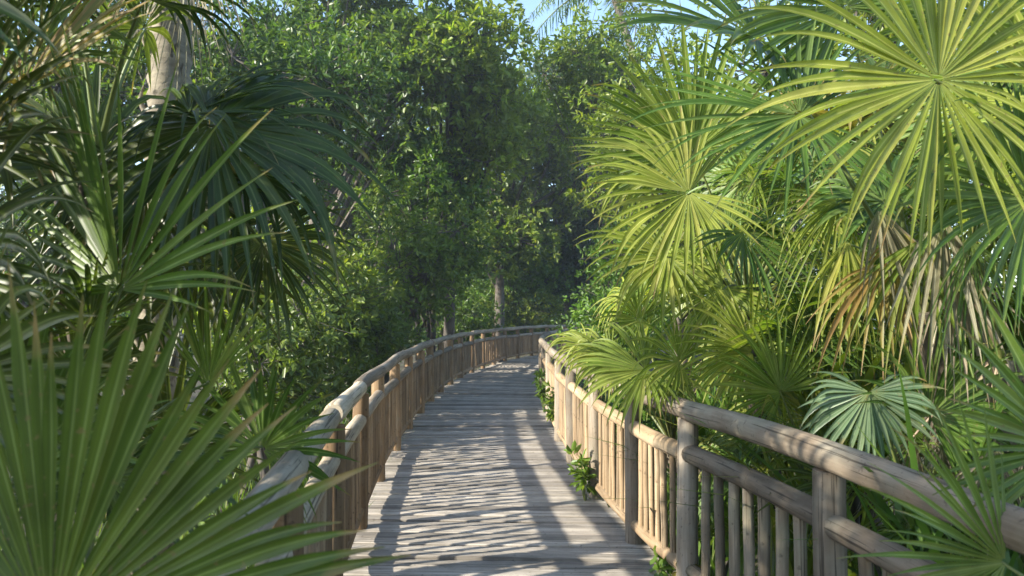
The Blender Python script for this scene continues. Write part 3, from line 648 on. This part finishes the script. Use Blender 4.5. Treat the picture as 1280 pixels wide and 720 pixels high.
def cloud(cx, cy, cz, rx, ry, rz, n, r, seed):
    rs = np.random.RandomState(seed); out = []
    for _ in range(n):
        d = norm(rs.randn(3)) * rs.rand() ** .4
        out.append((cx + d[0] * rx, cy + d[1] * ry, cz + d[2] * rz, r * (.65 + .6 * rs.rand())))
    return out

def pz(py, Y): return EYE - (py - 390) / F * Y
def px_(px, Y): return (px - 640) / F * Y
# left and middle
tree((-4.6, 13.5), cloud(-4.2, 13.5, 5.6, 1.9, 1.6, 1.9, 15, .95, 1), 'dark glossy leaved tree behind the drooping fans at the upper left', 'leaf_dark', 41, rt=.14, L_=.13, W_=.06, cover=.7)
tree((-3.9, 11.0), cloud(-3.3, 11.2, 1.9, 1.1, 1.3, 1.2, 10, .75, 2), 'shrubby mangrove with bright leaf tips left of the railing, under the dark tree', 'leaf_mid', 42, rt=.08, L_=.12, W_=.055, trunks=3)
tree((-2.9, 17.0), cloud(-2.3, 17.0, 3.3, 1.1, 1.3, 1.9, 9, .85, 3), 'tangle branched tree with bare crooked limbs just left of the curve', 'leaf_mid', 43, rt=.13, trunks=3, cover=.75, L_=.13, W_=.06)
tree((-1.8, 20.5), cloud(-1.5, 19.5, 7.2, 2.2, 1.8, 2.3, 23, .95, 4), 'tree with lime yellow new leaves hanging over the top centre', 'leaf_lime', 44, rt=.14, L_=.19, W_=.085, cover=.48, limb_from=.5)
tree((-5.3, 18.5), cloud(-4.3, 18.5, 7.8, 2.7, 1.8, 2.3, 23, 1.1, 5), 'deep green tree between the dark glossy tree and the lime leaved one, sky showing through', 'leaf_mid', 45, rt=.15, L_=.19, W_=.085, cover=.7)
tree((-.6, 30.5), cloud(-.4, 30.0, 7.5, 3.2, 1.8, 4.2, 19, 1.5, 6), 'large shaded tree straight behind the far curve of the railing', 'leaf_mid', 46, rt=.2, L_=.24, W_=.11, sprigs=46)
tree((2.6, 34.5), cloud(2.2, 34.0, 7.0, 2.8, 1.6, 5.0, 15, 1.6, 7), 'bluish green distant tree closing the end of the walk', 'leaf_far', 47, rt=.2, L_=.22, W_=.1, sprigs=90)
tree((-4.6, 25), cloud(-4.6, 25, 4.0, 3.0, 1.5, 2.6, 13, 1.3, 8), 'mid green tree filling the gap behind the tangled limbs', 'leaf_mid', 48, rt=.18, L_=.18, W_=.08, sprigs=90)
tree((3.2, 22), cloud(2.2, 21.5, 8.6, 2.4, 1.6, 2.0, 17, 1.0, 9), 'thin crowned tree at the top right of centre with blue sky behind it', 'leaf_lime', 49, rt=.08, L_=.17, W_=.07, cover=.55, limb_from=.5)
tree((3.6, 15.5), cloud(3.3, 15.5, 4.6, 1.4, 1.4, 2.4, 12, .95, 10), 'olive green tree rising behind the right hand fans', 'leaf_mid', 50, rt=.12, L_=.13, W_=.055)
tree((6.5, 12), cloud(6.2, 12, 5.0, 2.4, 1.4, 3.0, 16, 1.1, 11), 'bushy tree hidden behind the right thicket', 'leaf_mid', 51, rt=.14, L_=.14, W_=.06, cover=.7)
tree((-8.5, 14.5), cloud(-8.6, 15.5, 2.8, 2.5, 1.6, 1.8, 13, 1.1, 12), 'dark tree at the far left behind the low shaded fans', 'leaf_dark', 52, rt=.15, L_=.14, W_=.06, cover=.8)
tree((-4.8, -.3), cloud(-4.7, -.4, 3.4, 1.0, 1.3, 1.3, 15, .8, 31), 'unseen leafy tree added beyond the left edge to shade the near fans', 'leaf_mid', 53, rt=.12, L_=.12, W_=.055, cover=.85)  # out of view, added to block sun from the near left fans
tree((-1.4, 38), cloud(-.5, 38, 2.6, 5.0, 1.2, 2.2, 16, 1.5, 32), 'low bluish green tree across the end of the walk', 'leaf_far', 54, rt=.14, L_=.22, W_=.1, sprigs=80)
tree((9.5, 11), cloud(9.2, 11, 3.4, 2.2, 1.4, 3.0, 16, 1.1, 33), 'bushy tree beyond the right edge behind the fans', 'leaf_mid', 55, rt=.14, L_=.14, W_=.06, cover=.7)
tree((-2.4, 18.6), cloud(-1.75, 18.4, 3.9, .9, 1.2, 1.9, 13, .75, 34), 'slender mid green tree leaning towards the curve, in front of the lime leaved tree', 'leaf_mid', 56, rt=.07, L_=.16, W_=.07, cover=.8, trunks=3)
tree((-.3, 33), cloud(.4, 32.5, 3.6, 1.8, 1.0, 2.2, 12, 1.1, 35), 'pale green tree just behind the farthest stretch of the left railing', 'leaf_bright', 57, rt=.05, L_=.18, W_=.08, sprigs=90)
tree((-7.4, 12.5), cloud(-6.9, 12.5, 5.4, 1.6, 1.3, 2.0, 14, .95, 37), 'leafy tree behind the pale palm trunk at the upper left', 'leaf_mid', 58, rt=.12, L_=.13, W_=.055, cover=.8)
# shrubs
tree((-.6, 31.5), cloud(-.3, 31.5, 1.5, 1.7, .6, 1.1, 11, .75, 36), 'dark shrub outside the far end of the bend, hiding the tree trunks', 'leaf_mid', 69, rt=.04, L_=.15, W_=.07, sprigs=120, trunks=3, cat='shrub', name='leafy_shrub', group='shrubs along the boardwalk')
sh = D(cat='shrub', name='leafy_shrub', group='shrubs along the boardwalk')
tree((1.6, 10.3), cloud(1.45, 10.2, 1.25, .45, 1.3, .85, 9, .5, 13), 'fresh green small leaved shrub spilling over the far part of the right railing', 'leaf_bright', 61, rt=.03, L_=.075, W_=.035, sprigs=260, trunks=3, **sh)
tree((1.9, 14.2), cloud(1.8, 14.2, 2.3, .7, 1.4, 1.3, 9, .6, 14), 'bright green shrub behind the fresh green one, where the walk turns', 'leaf_bright', 62, rt=.05, L_=.09, W_=.04, sprigs=180, trunks=3, **sh)
tree((-2.7, 8.5), cloud(-2.65, 9.2, .95, .6, 1.7, .8, 14, .5, 15), 'low dark shrub right behind the left railing', 'leaf_dark', 63, rt=.04, L_=.10, W_=.045, sprigs=190, trunks=3, **sh)
tree((-2.4, 12.8), cloud(-2.5, 13.2, 1.2, .5, 2.4, .8, 13, .55, 16), 'dark shrub behind the left railing below the bare crooked limbs', 'leaf_dark', 64, rt=.04, L_=.11, W_=.05, sprigs=160, trunks=3, **sh)
tree((-1.6, 23.5), cloud(-1.9, 23.5, 1.5, 1.2, 1.8, 1.0, 9, .8, 17), 'mid green shrub on the outside of the bend', 'leaf_mid', 65, rt=.05, L_=.13, W_=.06, sprigs=120, trunks=3, **sh)
tree((1.2, 6.9), cloud(1.15, 6.9, .35, .25, .6, .5, 5, .3, 18), 'small leafy shrub pushing through the bars of the right railing', 'leaf_bright', 66, rt=.02, L_=.09, W_=.04, sprigs=260, trunks=2, **sh)
tree((3.2, 8.5), cloud(3.0, 8.4, 2.2, .9, .9, 1.6, 11, .65, 19), 'olive shrub behind the farthest fan palm of the right side', 'leaf_mid', 67, rt=.05, L_=.1, W_=.045, sprigs=150, trunks=3, **sh)
tree((-4.6, 7.2), cloud(-5.6, 8.6, .9, 1.6, .8, .7, 11, .6, 20), 'dark shrub seen between the low fans at the left', 'leaf_dark', 68, rt=.04, L_=.1, W_=.045, sprigs=170, trunks=3, **sh)

# far wood that reads as one mass
rs = np.random.RandomState(77); lv = MB(); P = []; O = []
for k in range(150):
    x = -34 + 68 * rs.rand(); y = 42 + 14 * rs.rand(); z = -.5 + 15 * rs.rand() ** 1.2; r = 1.6 + 1.6 * rs.rand(); d = norm(rs.randn(240, 3)); P.append(np.array([x, y, z]) + d * r * (.5 + .6 * rs.rand(240, 1))); O.append(d)
leaves(lv, np.vstack(P), np.vstack(O), rs, 4, .42, .22, spread=.5)
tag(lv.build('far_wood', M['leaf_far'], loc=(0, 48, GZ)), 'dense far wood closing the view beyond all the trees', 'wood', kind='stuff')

# ground cover: grass and strap leaves under and beside the walk
def strap(mb, P, rs, L_, W_, lean=.6):
    n = len(P); a = rs.rand(n) * 6.28; d = np.stack([np.cos(a), np.sin(a), np.zeros(n)], 1); K = 5; t = np.linspace(0, 1, K)
    l = L_ * (.5 + .8 * rs.rand(n)); ln = lean * (.3 + rs.rand(n))
    pos = P[:, None] + d[:, None] * (l * ln)[:, None, None] * (t ** 1.7)[None, :, None] + np.array([0, 0, 1.0]) * (l[:, None] * (t - .45 * ln[:, None] * t ** 2.4))[..., None]
    s_ = np.stack([-np.sin(a), np.cos(a), np.zeros(n)], 1); wv = W_ * (.6 + .6 * rs.rand(n))[:, None] * (1 - t[None] ** 2) + .001
    V = np.stack([pos - s_[:, None] * wv[..., None], pos + s_[:, None] * wv[..., None]], 2)
    q = (np.arange(n)[:, None] * K * 2 + np.arange(K - 1)[None] * 2).ravel()
    mb.add(V, None, f4=np.stack([q, q + 1, q + 3, q + 2], 1))
rs = np.random.RandomState(5); pts = []
for k in range(9000):
    y = 1 + 17 * rs.rand() ** 1.3; sgn = rs.choice([-1, 1]); l = np.interp(y, LC[:200, 1], LC[:200, 0]); r_ = np.interp(y, RC[:200, 1], RC[:200, 0])
    x = l - .12 - 3.0 * rs.rand() ** 1.4 if sgn < 0 else r_ + .12 + 3.0 * rs.rand() ** 1.4
    pts.append((x, y, GZ))
mb = MB(); strap(mb, np.array(pts), rs, .62, .011)
tag(mb.build('undergrowth', M['leaf_mid'], loc=(0, 5, GZ)), 'grassy undergrowth on the ground beside the boardwalk', 'undergrowth', kind='stuff')

# tall strap leaved plants in the right thicket
def strap_plant(x, y, z0, n, L_, W_, label, mat, seed, lean=.8):
    rs = np.random.RandomState(seed); root = thing('strap_leaved_plant', (x, y, GZ), label, 'plant', 'strap leaved plants in the right thicket')
    mb = MB(); P = np.array([[x, y, z0]]) + rs.randn(n, 3) * np.array([.13, .13, .08]); strap(mb, P, rs, L_, W_, lean); mb.build('leaves', M[mat], root, loc=(x, y, z0))
    mb = MB(); tube(mb, [(x, y, GZ - .03), (x + .02, y, z0)], [.035, .03], 8); mb.build('stem', M['bark'], root, loc=(x, y, GZ))
for a in [(1.55, 3.9, .1, 70, 1.0, .022, 'strap leaved plant behind the wider spaced bars of the near right railing', 'leaf_mid', 1),
          (1.75, 3.1, .2, 80, 1.1, .022, 'strap leaved plant behind the joint of the near top rail', 'leaf_bright', 2),
          (1.95, 4.4, .7, 90, 1.1, .02, 'tall strap leaved plant glowing yellow green among the right hand fans', 'leaf_lime', 3),
          (1.35, 4.9, .0, 60, .9, .02, 'strap leaved plant behind the pale narrow bars of the right railing', 'leaf_bright', 4),
          (2.4, 3.8, .9, 90, 1.1, .022, 'strap leaved plant arching in front of the grey trunk', 'leaf_lime', 5),
          (1.6, 5.9, .5, 80, 1.0, .02, 'strap leaved plant beside the small lime fan palm', 'leaf_bright', 6)]: strap_plant(*a)

# a leafy sprout growing up through the deck edge, and smaller sprigs
def sprout(x, y, z0, h, label, mat, seed, L_=.09, W_=.045, n=10, kind='deck_weed'):
    rs = np.random.RandomState(seed); root = thing(kind, (x, y, z0), label, 'weed', 'weeds at the right edge of the boardwalk')
    st = MB(); lv = MB(); P = []; O = []
    for k in range(n):
        a = rs.rand() * 6.28; tip = np.array([x + .09 * math.cos(a) * (.4 + rs.rand()), y + .09 * math.sin(a), z0 + h * (.45 + .55 * rs.rand())])
        b = np.array([x, y, z0]) + np.array([.01 * math.cos(a), .01 * math.sin(a), 0]); tube(st, bezier(b, (b + tip) / 2 + np.array([0, 0, .05]), tip, 5), [.005, .004, .004, .003, .002], 5); P.append(tip); O.append([math.cos(a) * .5, math.sin(a) * .5, .8])
        P.append((tip * .6 + b * .4)); O.append([math.cos(a), math.sin(a), .3])
    leaves(lv, np.array(P), np.array(O), rs, 6, L_, W_, spread=.05)
    st.build('stem', M['stalk'], root, loc=(x, y, z0)); lv.build('leaves', M[mat], root, loc=(x, y, z0))
sprout(.61, 6.35, 0, .42, 'bright leafy weed sprouting up the third post of the right railing', 'leaf_bright', 3, n=8, L_=.085, W_=.04)
sprout(.57, 9.9, 0, .65, 'dark leafy weed climbing the far bars of the right railing', 'leaf_mid', 4, n=18)
sprout(.50, 11.9, 0, .7, 'leafy weed at the foot of the farthest visible right post', 'leaf_mid', 6, n=18)
sprout(.86, 4.55, 0, .12, 'tiny sprig of pale leaves on the deck by the bottom right rail', 'leaf_bright', 5, n=3, L_=.07, W_=.03)
rs = np.random.RandomState(9)
hub = np.array([.97, 4.25, .06]); mb = blade(.16, 6, R(150), rs, fused=.8, grav=.1, ax=(.3, -.3, .8), nr=(-.5, -1, .4), wide=1.2); mb.v = [v + hub for v in mb.v]
tube(mb, [hub - np.array([0, 0, .06]), hub + np.array([0, 0, .01])], .004, 5)
tag(mb.build('broad_weed_leaf', M['fan_yellow'], loc=hub), 'single brownish green broad leaf at the foot of the post by the bottom edge', 'leaf')

# ------------------------------------------------------------------ coconut palm far behind, fronds hanging against the sky
def pinnate(root, crown, az, el, L_, rs, mat):
    d = np.array([math.cos(az), math.sin(az), 0]); n = 46; t = np.linspace(0, 1, n)
    P = crown + d * (L_ * math.cos(el) * t)[:, None] + np.array([0, 0, 1.0]) * (L_ * math.sin(el) * t - L_ * .75 * t ** 2.2)[:, None]
    mb = MB(); T = norm(np.gradient(P, axis=0)); S = norm(np.cross(T, [0, 0, 1.0]))
    for sg in (-1, 1):
        b = P[5:]; l = (.75 * np.sin(np.pi * np.clip(t[5:] * .85 + .12, 0, 1)))[:, None] * (.85 + .3 * rs.rand(n - 5, 1)); dd = norm(S[5:] * sg + T[5:] * .5 + np.array([0, 0, -.75]) + .2 * rs.randn(n - 5, 3))
        m0 = b + dd * l * .5; tp = b + dd * l + np.array([0, 0, -.18]) * l; wv = T[5:] * .024
        V = np.stack([b - wv * .6, b + wv * .6, m0 + wv, m0 - wv, tp], 1); k = np.arange(n - 5)[:, None] * 5
        mb.add(V, None, f4=k + np.array([[0, 1, 2, 3]]), f3=k + np.array([[3, 2, 4]]))
    o = mb.build('frond', M[mat], root, loc=crown); m2 = MB(); tube(m2, P, np.linspace(.045, .008, n), 5); m2.build('midrib', M['stalk'], o, loc=crown)
for (bx, by, cx, cz, lab, sd_) in ((7.5, 25, 3.3, 12.4, 'coconut palm whose hanging fronds show against the blue sky at the top', 3),):
    rs = np.random.RandomState(sd_); root = thing('coconut_palm', (bx, by, GZ), lab, 'palm', 'coconut palms behind the trees'); crown = np.array([cx, by, cz])
    trunk(root, (bx, by, GZ - .1), crown, .13, rs, boots=False)
    for k in range(15): pinnate(root, crown, k * 2.4 + rs.rand(), R(-5 + 65 * rs.rand()), 3.2 + .8 * rs.rand(), rs, 'leaf_mid')

# ------------------------------------------------------------------ air
bpy.ops.mesh.primitive_cube_add(size=1)
h = bpy.context.object; h.name = 'haze'; h['kind'] = 'stuff'
h.location = (0, 35, 9.5); h.scale = (1990, 1990, 23)
hm = bpy.data.materials.new('haze'); n = nodes(hm)
pv = N(n, 'ShaderNodeVolumePrincipled'); pv.inputs['Color'].default_value = (.80, .90, 1, 1); pv.inputs['Density'].default_value = .0016; pv.inputs['Anisotropy'].default_value = .2
o = N(n, 'ShaderNodeOutputMaterial'); n.links.new(pv.outputs[0], o.inputs['Volume']); h.data.materials.append(hm)
